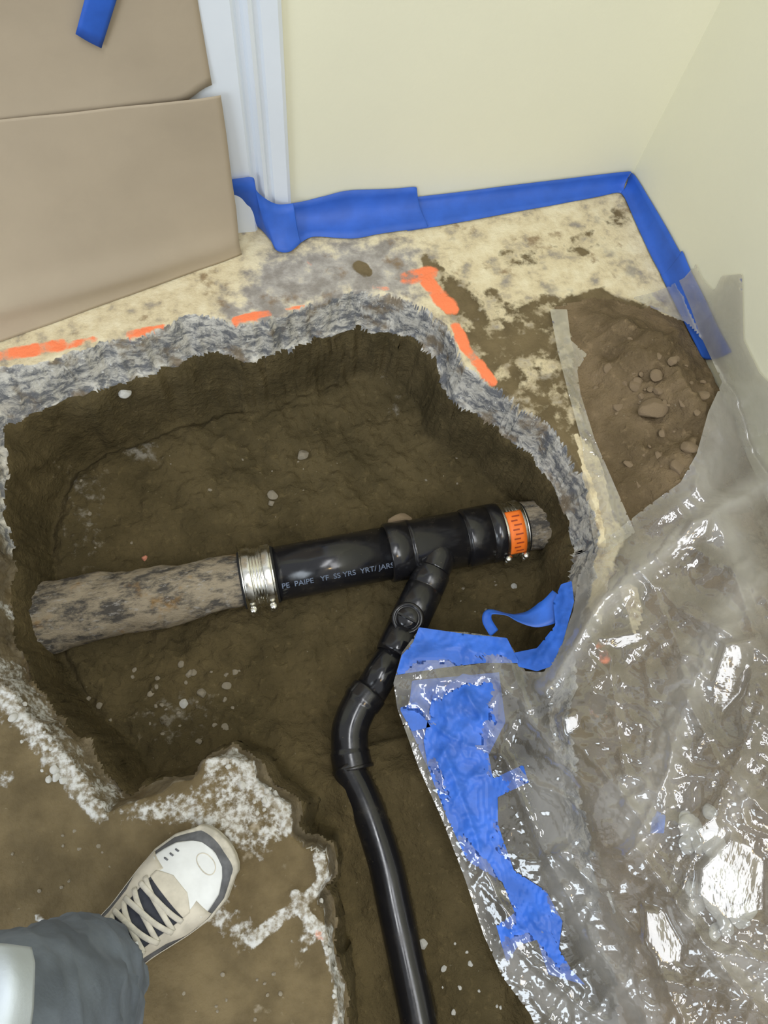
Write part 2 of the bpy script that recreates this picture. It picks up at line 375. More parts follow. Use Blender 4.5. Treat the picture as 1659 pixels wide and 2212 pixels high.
# masks of what lies on the slab
dirt = np.full(GX.shape, .80)
upper = pm([(-900, 900), (-900, 300), (520, 300), (1500, 300), (1700, 620), (1700, 760), (1440, 700), (1300, 650), (1190, 640), (1050, 660), (1010, 600), (960, 590), (940, 640),
            (1000, 740), (1070, 830), (1160, 900), (1100, 900), (900, 800), (700, 760), (300, 900), (0, 950)], .03)
mid = 1.0*pm([(1000, 620), (1100, 650), (1240, 640), (1330, 700), (1330, 1050), (1290, 1080), (1180, 920), (1060, 830), (990, 720)], .02)
dirt = dirt*(1-upper)+.06*upper; dirt = dirt*(1-mid)+.57*mid
dirt = np.maximum(dirt, .55*pl([(930, 560), (965, 640), (1000, 720)], .02))
dirt = np.maximum(dirt, .75*pl([(775, 575), (790, 590)], .014)); dirt = np.maximum(dirt, .60*pl([(1060, 640), (1070, 650)], .022))
dirt = np.maximum(dirt, .9*pm([(1225, 640), (1300, 620), (1420, 670), (1520, 780), (1300, 1000), (1240, 800)], .02))
dirt = np.maximum(dirt, .42*pl([(1100, 560), (1240, 540), (1340, 470)], .03))
dirt = np.where(pm([(1240, 930), (1300, 1000), (1330, 1150), (1300, 1350), (1260, 1300), (1290, 1150)], .02) > .5, .15, dirt)
dirt = dirt*(1-.95*np.minimum(1, pl([(1360, 1280), (1375, 1330), (1400, 1400)], .012)+pl([(1325, 1150), (1290, 1230)], .02)*.7+pl([(1380, 1410), (1405, 1440)], .012)))
cream = np.full(GX.shape, .62)
cream = cream-.36*pm([(560, 560), (760, 520), (900, 540), (900, 650), (800, 640), (700, 650), (600, 680), (470, 700), (540, 610)], .05)
orange = np.maximum.reduce([.85*pl([(-60, 782), (0, 770), (60, 758), (130, 745)], .014), .62*pl([(90, 760), (200, 735)], .009), .85*pl([(280, 722), (350, 708)], .009), .5*pl([(350, 708), (400, 692)], .004),
    .9*pl([(510, 692), (580, 676)], .009), .55*pl([(580, 678), (655, 660)], .004), .5*pl([(800, 618), (838, 624)], .006),
    .85*pl([(880, 600), (930, 590)], .017), .95*pl([(925, 610), (950, 640), (975, 668)], .016), .9*pl([(985, 705), (1005, 750), (1040, 795), (1062, 822)], .011),
    .5*pl([(665, 566), (672, 570)], .004), .75*pl([(1300, 1398), (1305, 1420)], .012), .45*pl([(1285, 1535), (1320, 1545)], .013), .45*pl([(688, 2018), (702, 2030)], .006), .6*pl([(20, 1405), (35, 1408)], .004)])*(tt < .03)
cave = sm(.25, .42, tt)
lipA = sm(0.0, .03, tt)
lowleft = np.maximum(sm(.42, .25, GY), 0)
dirtlip = np.maximum(.30*sm(.15, .38, tt), .92*sm(.40, .22, GY)*(GX < .32))*(tt > .002)
dirtlip = np.maximum(dirtlip, sm(.58, .44, GY)*(GX < -.15)*.80)
pale = np.maximum.reduce([.75*pm([(250, 960), (340, 930), (360, 1000), (280, 1010)], .03, -.25), .55*pm([(120, 1000), (260, 1000), (240, 1300), (110, 1200)], .05, -.25), .55*pm([(830, 820), (880, 820), (880, 880), (830, 880)], .02, -.2),
    .55*pm([(330, 1450), (480, 1480), (490, 1620), (300, 1640), (260, 1550)], .04, -.25), .5*pm([(780, 730), (860, 720), (850, 760), (790, 770)], .02, -.1)])
nx, ny = GX.shape
idx = np.arange(nx*ny).reshape(nx, ny)
quads = np.stack([idx[:-1, :-1], idx[1:, :-1], idx[1:, 1:], idx[:-1, 1:]], -1).reshape(-1, 4)
steep = sm(.02, .12, tt)*(1-sm(.88, 1, tt))
VV = np.stack([GX+steep*(fbm(GX+Z*.9, GY+Z*.5, 26, 3, 61)-.5)*.020, GY+steep*(fbm(GX-Z*.6, GY+Z*.8, 26, 3, 63)-.5)*.020, Z], -1).reshape(-1, 3)
fc_t = (tt[:-1, :-1]+tt[1:, 1:]).reshape(-1)/2
def submesh(name, sel, mat, attrs):
    q = quads[sel]; used = np.unique(q); mp = np.full(nx*ny, -1); mp[used] = np.arange(len(used)); q = mp[q]
    me = bpy.data.meshes.new(name); me.vertices.add(len(used)); me.vertices.foreach_set('co', VV[used].ravel())
    me.loops.add(q.size); me.loops.foreach_set('vertex_index', q.ravel()); me.polygons.add(len(q))
    me.polygons.foreach_set('loop_start', np.arange(0, q.size, 4)); me.polygons.foreach_set('loop_total', np.full(len(q), 4))
    me.polygons.foreach_set('use_smooth', np.ones(len(q), bool)); me.update(); me.validate()
    for k, a in attrs.items():
        at = me.attributes.new(k, 'FLOAT', 'POINT'); at.data.foreach_set('value', a.ravel()[used].astype(np.float32))
    me.materials.append(mat); o = bpy.data.objects.new(name, me); COL.objects.link(o); return o
fl = submesh('floor', fc_t < .42, M['floor'], dict(cream=cream, dirt=dirt, orange=orange, crust=crust, lip=lipA, dirtlip=dirtlip))
tag(fl, kind='structure')
so = submesh('pit_soil', fc_t >= .42, M['soil'], dict(pale=pale))
tag(so, 'dark brown damp soil lining the dug-out pit and trench under the black pipes', 'soil', kind='stuff')

# ------------------------------------------------------------------ walls and trim
def wallbox(name, x0, x1, y0, y1, z0, z1, mat):
    V, Fc = box(((x0+x1)/2, (y0+y1)/2, (z0+z1)/2), np.array([1., 0, 0]), np.array([0, 1., 0]), np.array([0, 0, 1.]), x1-x0, y1-y0, z1-z0)
    return tag(mobj(name, V, Fc, mat, smooth=False), kind='structure')
DX = .138
wallbox('wall_back', DX-.02, WX+.12, WY, WY+.12, -.02, 2.5, M['wall'])
wallbox('wall_right', WX, WX+.12, -1.8, WY+.001, -.02, 2.5, M['wall'])
wallbox('wall_back_left', -1.8, -.95, WY, WY+.12, -.02, 2.5, M['wall'])
wallbox('door_1', -.88, .035, WY+.02, WY+.055, 0, 2.05, M['trim'])
# moulded casing: profile in x, extruded upward
prof = [(-.030, 1.062), (-.030, 1.0125), (.066, 1.010), (.070, 1.014), (.074, 1.022), (.080, 1.023), (.084, 1.016), (.090, 1.009), (.096, 1.012), (.099, 1.019), (.104, 1.0195), (.108, 1.014), (.132, 1.012), (.138, 1.017), (.139, 1.035)]
V = [(x, y, z) for z in (0, 2.1) for x, y in prof]; n = len(prof)
tag(mobj('trim_1', V, [(i, i+1, n+i+1, n+i) for i in range(n-1)]+[tuple(range(n, 2*n))], M['trim'], smooth=False), kind='structure')
tag(mobj('trim_2', [(-.85-(x-.028), y, z) for x, y, z in V], [(i+1, i, n+i, n+i+1) for i in range(n-1)], M['trim'], smooth=False), kind='structure')

# ------------------------------------------------------------------ brown paper over the doorway
def ybot(x): return .962+(x-.03)*.29
def paper(name, zb, z1, xr, yoff, label, folds, tail=0):
    nu, nv = 90, 70; V = []
    for j in range(nv):
        f = j/(nv-1)
        for i in range(nu):
            u = i/(nu-1); z = zb+(z1-zb)*f; xe = xr(z); x = -.86+(xe+.86)*u; z0 = zb
            if not tail: z0 = zb-.016+.024*float(sm(-.035, .03, x)); z = z0+(z1-z0)*f
            k = max(0, 1-z/.42)
            y = 1.004-yoff+(ybot(x)-1.004)*k**1.6
            y += -.010*(fbm(np.array([x+5.]), np.array([z*1.6+folds]), 4, 3, folds)[0]-.4)*min(1, (xe-x)/.05+.3)
            if not tail: y -= .004*math.exp(-(z-z0)/.06)*min(1, (xe-x)/.15)
            if tail: y -= .012*math.exp(-((z-(.045-.05*(x+.2)))/.022)**2)*min(1, max(0, -x*4+.4))
            V.append((x, y, z))
    o = mobj(name, V, gridfaces(nv, nu), M['paper'], thick=.0006); tag(o, label, 'paper', 'brown paper sheets over the doorway'); return o
def edge_l(z): return np.interp(z, [0, .03, .10, .16, .24], [.032, .030, .034, .034, .036])
def edge_u(z): return np.interp(z, [.2, .28, .42, .8], [.028, .026, .024, .02])
SEAM = PY(440, 208, .995)[2]
paper('paper_sheet', .0015, SEAM, edge_l, .004, 'lower brown paper sheet reaching from the seam down to the slab', 3.0, 1)
paper('paper_sheet', SEAM+.002, 1.3, edge_u, -.006, 'upper brown paper sheet hanging over the doorway, with a blue tape strip on it', 8.0)
def patch_on_y(name, pts, y, mat, label, cat, nsub=6):
    a, b, c, d = [PY(*p, y) for p in pts]; V = []
    for i in range(nsub+1):
        for j in range(nsub+1):
            u = i/nsub; v = j/nsub; p = (a*(1-u)+b*u)*(1-v)+(d*(1-u)+c*u)*v
            p = p.copy(); p[1] -= .0015*math.sin(u*3)+.001; V.append(p)
    return tag(mobj(name, V, gridfaces(nsub+1, nsub+1), mat, thick=.0005), label, cat)
patch_on_y('tape_strip', [(270, -60), (198, -60), (163, 72), (219, 103)], .998, M['tape'], 'short blue tape strip stuck slanting on the upper brown paper', 'tape')

# ------------------------------------------------------------------ blue tape along the foot of the walls
def wall_tape(name, tops, bots, wallf, label, lift=.0, cat='tape'):
    tops = spline(tops, 60); bots = spline(bots, 60); V = []
    for i in range(60):
        a = wallf(*tops[i]); b = P(*bots[i], .0035+lift)
        jn = np.array([a[0]*.5+b[0]*.5, a[1]*.5+b[1]*.5, 0])
        if wallf is wb: jn = np.array([(a[0]+b[0])/2, WY-.004, .004])
        elif wallf is wr: jn = np.array([WX-.004, (a[1]+b[1])/2, .004])
        else: jn = (a+b)/2; jn[2] = .012
        if b[1] > WY-.006: b[1] = WY-.006
        for k in range(7):
            f = k/6; q = a*(1-f)**2+2*f*(1-f)*jn+b*f*f
            q = q+np.array([0, -1, .4])*.0022*(vnoise(np.array([i*.22+k*.15]), np.array([k*.9+i*.05]))[0]-.3)*(1 if 0 < k < 6 else .3)
            q[2] = max(q[2], .0028)
            V.append(q)
    return tag(mobj(name, V, gridfaces(60, 7), M['tape'], thick=.0006), label, cat)
def wb(px, py): p = PY(px, py, WY-.003-.0005); return p
def wr(px, py): return PX(px, py, WX-.0035)
def wc(px, py): return PY(px, py, 1.004)
wall_tape('tape_strip', [(880, 428), (1000, 414), (1100, 401), (1200, 389), (1290, 378), (1350, 371), (1364, 371)], [(880, 499), (1000, 479), (1100, 460), (1200, 442), (1290, 425), (1335, 416), (1348, 425)], wb,
          'straight blue tape run along the foot of the back wall into the corner')
wall_tape('tape_strip', [(628, 440), (660, 434), (700, 424), (750, 412), (820, 409), (860, 407), (897, 404), (899, 412)], [(640, 531), (665, 515), (690, 511), (760, 515), (820, 505), (860, 499), (915, 492), (925, 488)], wb,
          'wide wrinkled blue tape on the back wall just right of the white door casing', .002)
wall_tape('tape_strip', [(498, 388), (520, 385), (547, 384), (552, 408), (572, 428), (600, 441), (634, 439)], [(510, 466), (535, 476), (562, 494), (585, 520), (598, 541), (625, 544), (650, 524)], wc,
          'crumpled blue tape wrapping the bottom of the white door casing beside the paper', .004)
wall_tape('tape_strip', [(1358, 371), (1372, 380), (1400, 425), (1440, 493), (1469, 545), (1474, 543), (1492, 585), (1520, 640), (1550, 705), (1580, 760)], [(1342, 416), (1352, 432), (1375, 485), (1405, 550), (1425, 588), (1428, 595), (1440, 620), (1462, 665), (1490, 720), (1515, 770)], wr,
          'blue tape run along the foot of the right wall going under the plastic', .001)

# ------------------------------------------------------------------ soil piles
def heap(name, pts, h, rise, mat, label, cat, seed, rough=.02, step=.0045):
    pw = wp(pts); A = np.array(pw); x0, y0 = A.min(0)-.01; x1, y1 = A.max(0)+.01; x1 = min(x1, WX-.003)
    X, Y = np.meshgrid(np.arange(x0, x1, step), np.arange(y0, y1, step), indexing='ij')
    w = (fbm(X, Y, 12, 3, seed)-.5)*.05
    d, _, _ = pdist(X+w, Y+w, pw); r = sm(0, 1, np.clip(d/rise, 0, 1))
    base = zt(X.ravel(), Y.ravel()).reshape(X.shape)
    hz = h*r+r**.5*((fbm(X, Y, 26, 5, seed+3)-.5)*rough*1.6+(np.abs(fbm(X, Y, 40, 4, seed+9)-.5)-.1)*-rough*.8+(fbm(X, Y, 110, 3, seed+5)-.5)*.006)
    Zh = np.where(d > 0, np.maximum(base+np.maximum(hz, .0005), -.02), -.05)
    keep = (d > -.0)
    n1, n2 = X.shape; id_ = np.arange(n1*n2).reshape(n1, n2)
    kk = keep[:-1, :-1] & keep[1:, :-1] & keep[:-1, 1:] & keep[1:, 1:]
    q = np.stack([id_[:-1, :-1], id_[1:, :-1], id_[1:, 1:], id_[:-1, 1:]], -1)[kk]
    used = np.unique(q); mp = np.full(n1*n2, -1); mp[used] = np.arange(len(used))
    o = mobj(name, np.stack([X, Y, Zh], -1).reshape(-1, 3)[used], mp[q], mat); tag(o, label, cat, kind='stuff')
    return o, (lambda x, y: np.where(pdist(x, y, pw)[0] > 0, h*sm(0, 1, np.clip(pdist(x, y, pw)[0]/rise, 0, 1)), 0))
o1, hz1 = heap('dirt_pile', [(1205, 650), (1290, 632), (1400, 655), (1475, 700), (1520, 745), (1580, 820), (1640, 930), (1620, 1060), (1560, 1200), (1440, 1240), (1360, 1170), (1320, 1060), (1285, 960), (1240, 820)],
           .085, .17, M['pile'], 'loose brown dirt pile with clods against the right wall', 'dirt pile', 11, .042)
o2, hz2 = heap('dirt_pile', [(1420, 1180), (1560, 1120), (1800, 1100), (2000, 2400), (1500, 2700), (1380, 2400), (1330, 2150), (1290, 1900), (1270, 1720), (1300, 1560), (1360, 1400)],
           .11, .20, M['pile'], 'brown dirt pile with rubble lying under the crumpled plastic sheet', 'dirt pile', 23, .035, .006)
def ground(px, py):
    """where the ray through this pixel meets slab, soil or pile"""
    zz = np.linspace(.16, -.32, 241); pts = np.array([P(px, py, z) for z in zz])
    g = zt(pts[:, 0], pts[:, 1])+np.maximum(hz1(pts[:, 0], pts[:, 1]), hz2(pts[:, 0], pts[:, 1]))
    k = np.argmax(g >= zz); return pts[k]

# ------------------------------------------------------------------ stones, clods and chips
def rock_mesh(seed, mat, flat=.65):
    import bmesh
    bm = bmesh.new(); bmesh.ops.create_icosphere(bm, subdivisions=3, radius=1)
    r = random.Random(seed); ds = [(Vector((r.uniform(-1, 1), r.uniform(-1, 1), r.uniform(-1, 1))).normalized(), r.uniform(.55, .9)) for _ in range(9)]
    for v in bm.verts:
        for d, h in ds:
            k = v.co.dot(d)
            if k > h: v.co -= d*(k-h)*.85
        v.co.z *= flat
    me = bpy.data.meshes.new('rock'); bm.to_mesh(me); bm.free(); me.materials.append(mat); return me
rocks = {k: [rock_mesh(i*7+j, M[k]) for j in range(4)] for i, k in enumerate(('clod', 'stone', 'chip', 'red_chip'))}
def rock(name, kind, px, py, size, label, cat, group=None, asp=1.0, at=None):
    o = bpy.data.objects.new(name, random.choice(rocks[kind])); COL.objects.link(o)
    p = ground(px, py) if at is None else at; s = size/2
    o.location = (p[0], p[1], p[2]+s*.28); o.scale = (s*asp, s, s*.9); o.rotation_euler = (random.uniform(-.3, .3), random.uniform(-.3, .3), random.uniform(0, 6.3))
    return tag(o, label, cat, group)
rock('clod', 'clod', 1408, 885, .047, 'largest pale tan clod near the middle of the dirt pile', 'clod', asp=1.3)
rock('clod', 'clod', 1462, 1012, .032, 'round tan clod low on the dirt pile beside the plastic edge', 'clod')
rock('stone', 'stone', 655, 985, .030, 'oval brown stone in the upper middle of the pit soil', 'stone', asp=.8)
rock('stone', 'stone', 590, 1070, .024, 'upper pale stone of the pair above the black pipe', 'stone')
rock('stone', 'stone', 586, 1088, .015, 'small lower stone of the pair above the black pipe', 'stone')
rock('stone', 'stone', 437, 1497, .019, 'pale stone in the gravelly soil below the old pipe, nearest the white chip', 'stone')
rock('concrete_chip', 'chip', 398, 1520, .018, 'white chip in the gravelly soil below the old pipe', 'chip')
rock('concrete_chip', 'chip', 1110, 1267, .013, 'small bluish white chip right of the branch pipe fitting', 'chip')
rock('concrete_chip', 'chip', 913, 2040, .017, 'round white chip touching the right side of the lower black pipe', 'chip')
rock('concrete_chip', 'chip', 270, 848, .028, 'grey concrete chip hanging at the top left rim of the pit', 'chip')
rock('concrete_chip', 'red_chip', 313, 1207, .013, 'small pink chip on the soil above the old crusted pipe', 'chip')
rock('stone', 'clod', 860, 1130, .035, 'sandy lump behind the hub of the black fitting', 'stone', asp=1.6, at=P(866, 1128, -.215))
pitpoly = [(150, 1000), (480, 900), (850, 800), (950, 900), (1150, 1080), (900, 1080), (520, 1170), (150, 1240)]
def inpoly(px, py, poly): return pdist(np.array([px], float), np.array([py], float), poly)[0][0] > 0
ORD = ['leftmost', 'second from the left', 'third from the left', 'fourth from the left', 'fifth from the left', 'sixth from the left', 'seventh from the left', 'eighth from the left', 'rightmost']
ROW = {1: ['only'], 2: ['upper', 'lower'], 3: ['top', 'middle', 'bottom'], 4: ['top', 'second', 'third', 'bottom'], 5: ['top', 'second', 'middle', 'fourth', 'bottom'], 6: ['top', 'second', 'third', 'fourth', 'fifth', 'bottom'], 7: ['top', 'second', 'third', 'fourth', 'fifth', 'sixth', 'bottom'], 8: ['top', 'second', 'third', 'fourth', 'fifth', 'sixth', 'seventh', 'bottom']}
def scatter(n, poly, name, kind, lo, hi, label, cat, group, seed):
    r = random.Random(seed); A = np.array(poly); pts = []; tries = 0
    while len(pts) < n and tries < 9000:
        tries += 1
        px = r.uniform(A[:, 0].min(), A[:, 0].max()); py = r.uniform(A[:, 1].min(), A[:, 1].max())
        if inpoly(px, py, poly): pts.append((px, py, lo+(hi-lo)*r.random()**2.2, r.uniform(.8, 1.4)))
    pts.sort(key=lambda p: p[1]); nr = max(1, math.ceil(len(pts)/8)); per = math.ceil(len(pts)/nr); nr = math.ceil(len(pts)/per)
    for k in range(nr):
        row = sorted(pts[k*per:(k+1)*per])
        for c, (px, py, sz, asp) in enumerate(row):
            o_ = 'rightmost' if c == len(row)-1 and c else ORD[c]
            where = o_ if nr == 1 else '%s in the %s row' % (o_, ROW[nr][k])
            rock(name, kind, px, py, sz, label+', '+where, cat, group, asp)
scatter(20, pitpoly, 'pebble', 'stone', .004, .009, 'tiny pebble behind the black pipe', 'pebble', 'pebbles behind the black pipe', 1)
scatter(30, [(250, 1440), (520, 1420), (520, 1560), (420, 1620), (280, 1600), (180, 1500)], 'pebble', 'stone', .006, .016, 'pebble in front of the old pipe', 'pebble', 'pebbles in front of the old pipe', 2)
scatter(7, [(960, 1260), (1140, 1250), (1060, 1340), (950, 1340)], 'pebble', 'stone', .004, .008, 'tiny pebble right of the branch fitting', 'pebble', 'pebbles right of the branch fitting', 3)
scatter(12, [(950, 2020), (1010, 2040), (1090, 2180), (960, 2200)], 'pebble', 'chip', .004, .010, 'white pebble beside the lower pipe', 'pebble', 'white pebbles beside the lower pipe', 4)
scatter(64, [(1265, 760), (1400, 720), (1520, 820), (1500, 960), (1430, 1060), (1360, 1080), (1320, 960)], 'clod', 'clod', .006, .024, 'clod on the dirt pile', 'clod', 'clods on the dirt pile', 5)
scatter(14, [(20, 1800), (220, 1780), (260, 1850), (180, 1950), (20, 1960)], 'pebble', 'stone', .004, .007, 'tiny pebble left of the sneaker', 'pebble', 'pebbles left of the sneaker', 6)
scatter(14, [(350, 2110), (650, 2060), (700, 2200), (300, 2210)], 'pebble', 'stone', .004, .007, 'tiny pebble below the sneaker', 'pebble', 'pebbles below the sneaker', 7)
scatter(16, [(20, 1480), (150, 1640), (230, 1740), (190, 1760), (90, 1670), (10, 1560)], 'concrete_chip', 'chip', .005, .015, 'white chip in the lower left rim crust', 'chip', 'chips in the crust at the lower left rim', 8)
scatter(16, [(450, 1650), (530, 1640), (620, 1740), (630, 1790), (560, 1760)], 'concrete_chip', 'chip', .005, .015, 'white chip in the crust above the sneaker', 'chip', 'chips in the crust above the sneaker', 9)
scatter(8, [(660, 1960), (700, 1930), (730, 2060), (735, 2200), (720, 2200), (700, 2080)], 'concrete_chip', 'chip', .005, .012, 'white chip along the left trench edge', 'chip', 'chips along the left trench edge', 10)
scatter(13, [(1480, 1900), (1600, 1880), (1650, 1980), (1620, 2050), (1500, 1990)], 'rubble_chunk', 'chip', .022, .05, 'white rubble chunk under the plastic', 'rubble', 'rubble chunks under the plastic', 12)
scatter(7, [(1460, 1740), (1530, 1740), (1560, 1850), (1480, 1830)], 'rubble_chunk', 'chip', .02, .04, 'smaller rubble chunk higher under the plastic', 'rubble', 'small rubble chunks under the plastic', 13)

# ------------------------------------------------------------------ pipes
PZ = -.215
ax0 = P(60, 1342, PZ-.01); ax1 = P(1210, 1124, PZ)
def am(px):   # point on the main pipe axis under picture column px
    lo, hi = 0.0, 1.2
    for _ in range(40):
        m = (lo+hi)/2; p = ax0+(ax1-ax0)*m; c = R.T @ (p-C); x = W/2+F*c[0]/-c[2]
        if x < px: lo = m
        else: hi = m
    return ax0+(ax1-ax0)*lo
def seg(a, b, prof, **k):   # profile in fractions of the way a->b
    L = np.linalg.norm(b-a); return revolve(a, b, [(t*L, r) for t, r in prof], **k)
# old crusted pipes
def crusted(name, a, b, r0, r1, label, seed):
    n = 72; m = 70; V = []; d, u, w = frame(b-a); L = np.linalg.norm(b-a)
    for i in range(m):
        f = i/(m-1); r = r0+(r1-r0)*f
        th = np.arange(n)*2*math.pi/n
        nz = (fbm(np.cos(th)*.06+f*L+seed, np.sin(th)*.06+f*.02, 18, 4, seed)-.5)*.026*(1-.55*f if r0 > r1 else .6)
        for j in range(n):
            V.append(a+d*L*f+(u*math.cos(th[j])+w*math.sin(th[j]))*(r+nz[j]))
    Fc = gridfaces(m, n, True)+[tuple(range(n))[::-1], tuple(range((m-1)*n, m*n))]
    return tag(mobj(name, V, Fc, M['oldpipe']), label, 'pipe')
crusted('old_drain_pipe', am(66), am(540), .066, .049, 'old grey crusted pipe entering the pit from the left', 2)
crusted('old_drain_pipe', am(1105), am(1215), .050, .053, 'short stub of old crusted pipe entering the right pit wall', 5)
# black drain assembly
root = empty('black_drain_pipe', am(830), 'glossy black plastic drain pipe with wye fitting and curving branch in the pit', 'pipe')
ab = M['abs']
RP = .0525
mobj('pipe', *seg(am(560), am(860), [(0, RP), (1, RP)], n=64), ab, root, label='straight black pipe with faint pale lettering')
a, b = am(836), am(1078)
V1 = seg(a, b, [(0, RP-.004), (0, .0570), (.012, .0585), (.185, .0585), (.19, .0555), (.195, .0585), (.22, .0575), (.235, .0560), (.66, .0560), (.665, .0535), (.675, .0535), (.68, .058), (.70, .0590), (.88, .0590), (.885, .0565), (.895, .0565), (.90, .0590), (.985, .0590), (1, .0575), (1, RP-.004)], n=72)
wy = mobj('wye_fitting', *V1, ab, root, label='black wye fitting with ribbed hubs')
wy_s = P(955, 1178, PZ+.012); wy_e = P(934, 1238, -.200)
br = [P(934, 1238, -.198), P(918, 1275, -.196), P(881, 1348, -.192), P(858, 1398, -.192), P(790, 1512, -.194)]
mobj('branch_inlet', *seg(wy_s, br[0], [(0, .036), (.55, .034), (.9, .0325), (1, .032)], n=48), ab, wy)
mobj('hub', *seg(br[0]-(br[1]-br[0])*.1, br[2], [(0, .030), (0, .0335), (.03, .0352), (.33, .0352), (.34, .0335), (.36, .0335), (.38, .0362), (1, .0365)], n=56), ab, root, label='ribbed hub joining the branch to the wye')
d, u, w = frame(br[3]-br[1]); cc = P(882, 1340, -.19); capv = []
cap_c = cc
# raised round access boss facing up
prof = [(0.0, .030), (.012, .0305), (.026, .0295), (.030, .0270), (.0295, .0225), (.027, .0215), (.031, .0195), (.034, .012), (.035, 0.0005)]
mobj('access_boss', *revolve(cap_c+np.array([0, 0, .006]), cap_c+np.array([-.01, -.004, .05]), prof, n=48, caps=False), ab, root, label='round raised boss with a slot')
bc = cap_c+np.array([-.0085, -.003, .0435])
mobj('slot_rib', *box(bc, d, u, w, .004, .036, .006), ab, root, smooth=False)
mobj('hub', *seg(br[2], br[3]+(br[3]-br[2])*.35, [(0, .0355), (.75, .0355), (.86, .0352), (1, .0335), (1, .029)], n=56), ab, root, label='lower hub of the branch fitting')
mobj('branch_pipe', *seg(br[3], br[4], [(0, .0300), (1, .0300)], n=48), ab, root)
# elbow
el = spline([P(800, 1492, -.194), P(776, 1525, -.194), P(757, 1572, -.196), P(756, 1622, -.198), P(763, 1662, -.198)], 40)
rad = [.0335]*40
for i in range(40):
    f = i/39; rad[i] = .0345 if (f < .22 or f > .76) else .0325
    if abs(f-.02) < .02 or f > .98: rad[i] = .0325
rad[0] = .029; rad[1] = .0335; rad[-1] = .029
mobj('elbow', *tube(el, rad, 48), ab, root, label='curved black elbow')
lp = spline([P(a2, b2, z+.006) for (a2, b2), z in zip(low, PIPE_Z)]+[P(960, 2600, -.175)], 60)
mobj('lower_pipe', *tube(lp, .0275, 48), ab, root, label='narrower black pipe running down the trench, half buried')
mobj('collar', *seg(np.array(el[-3]), np.array(el[-1])+(np.array(el[-1])-np.array(el[-3]))*.6, [(0, .033), (.1, .0365), (.9, .0365), (1, .030)], n=48), ab, root)

# pale lettering on the pipe, bent round it
def bent_text(s, size, a, b, ang, r, mat, name, parent, off=0.0, extr=.0002):
    c = bpy.data.curves.new('t', 'FONT'); c.body = s; c.size = size; c.extrude = extr; c.offset = .00015
    o = bpy.data.objects.new('t', c); COL.objects.link(o); dg = bpy.context.evaluated_depsgraph_get(); dg.update()
    me = bpy.data.meshes.new_from_object(o.evaluated_get(dg)); V = [v.co.copy() for v in me.vertices]; Fc = [tuple(p.vertices) for p in me.polygons]
    bpy.data.objects.remove(o); bpy.data.curves.remove(c); bpy.data.meshes.remove(me)
    d, u, w = frame(b-a); out = []
    for v in V:
        th = ang+v.y/r; rr = r+.0004+v.z
        out.append(a+d*(v.x+off)+(u*math.cos(th)+w*math.sin(th))*rr)
    return mobj(name, out, Fc, mat, parent, smooth=False)
d, u, w = frame(am(840)-am(600))
angc = math.radians(41)
txt = bent_text('PE  PAIPE   YF  SS YRS  YRT/ JARS', .0150, am(604), am(840), angc, RP, M['print'], 'lettering', root)

# shielded couplings
def coupling(pa, pb, r, label, tagged):
    a, b = am(pa), am(pb); L = np.linalg.norm(b-a); rt = empty('pipe_coupling', (a+b)/2, label, 'coupling')
    d, u, w = frame(b-a)
    mobj('rubber_sleeve', *seg(a, b, [(0, r-.004), (0, r), (1, r), (1, r-.004)], n=56), M['rubber'], rt)
    prof = []
    for i in range(41):
        f = .06+.88*i/40; prof.append((f*L, r+.0022+.0009*math.sin(i*math.pi/2*1.0)))
    mobj('steel_shield', *revolve(a, b, prof, n=72, caps=False), M['steel'], rt, label='corrugated steel shield')
    for f in (.22, .78):
        c0 = a+(b-a)*(f-.12); c1 = a+(b-a)*(f+.12)
        bd = mobj('clamp_band', *seg(c0, c1, [(0, r+.002), (0, r+.0050), (.15, r+.0056), (.85, r+.0056), (1, r+.0050), (1, r+.002)], n=64, caps=False), M['steel'], rt)
        th = math.radians(2); nrm = u*math.cos(th)+w*math.sin(th); tan = -u*math.sin(th)+w*math.cos(th)
        c = (c0+c1)/2+nrm*(r+.011)
        mobj('screw_housing', *join(box(c, d, tan, nrm, .011, .018, .010), revolve(c-tan*.004, c+tan*.020, [(0, .0052), (.016, .0052), (.016, .0068), (.024, .0064), (.024, .001)], n=20)), M['steel'], bd)
    if tagged:
        V = []; n = 26
        for i in range(n):
            th = math.radians(18+92*i/(n-1))
            for j in range(5):
                V.append(a+(b-a)*(.30+.50*j/4)+(u*math.cos(th)+w*math.sin(th))*(r+.0066))
        lb = mobj('orange_label', V, gridfaces(n, 5), M['orange'], rt, thick=.0006, label='bright orange label')
        V = []; Fc = []
        for k in range(9):
            th0 = math.radians(26+k*8.8); cols = (.40, .60) if k % 2 else (.46, .70)
            i0 = len(V)
            for t1 in (th0, th0+math.radians(3.0)):
                for f in cols: V.append(a+(b-a)*f+(u*math.cos(t1)+w*math.sin(t1))*(r+.0073))
            Fc.append((i0, i0+1, i0+3, i0+2))
        mobj('small_print', V, Fc, M['ink'], lb, smooth=False)
coupling(522, 597, .0545, 'shiny ribbed steel coupling joining the old left pipe to the black pipe', False)
coupling(1062, 1128, .0520, 'steel coupling with an orange label at the right end of the black pipe', True)

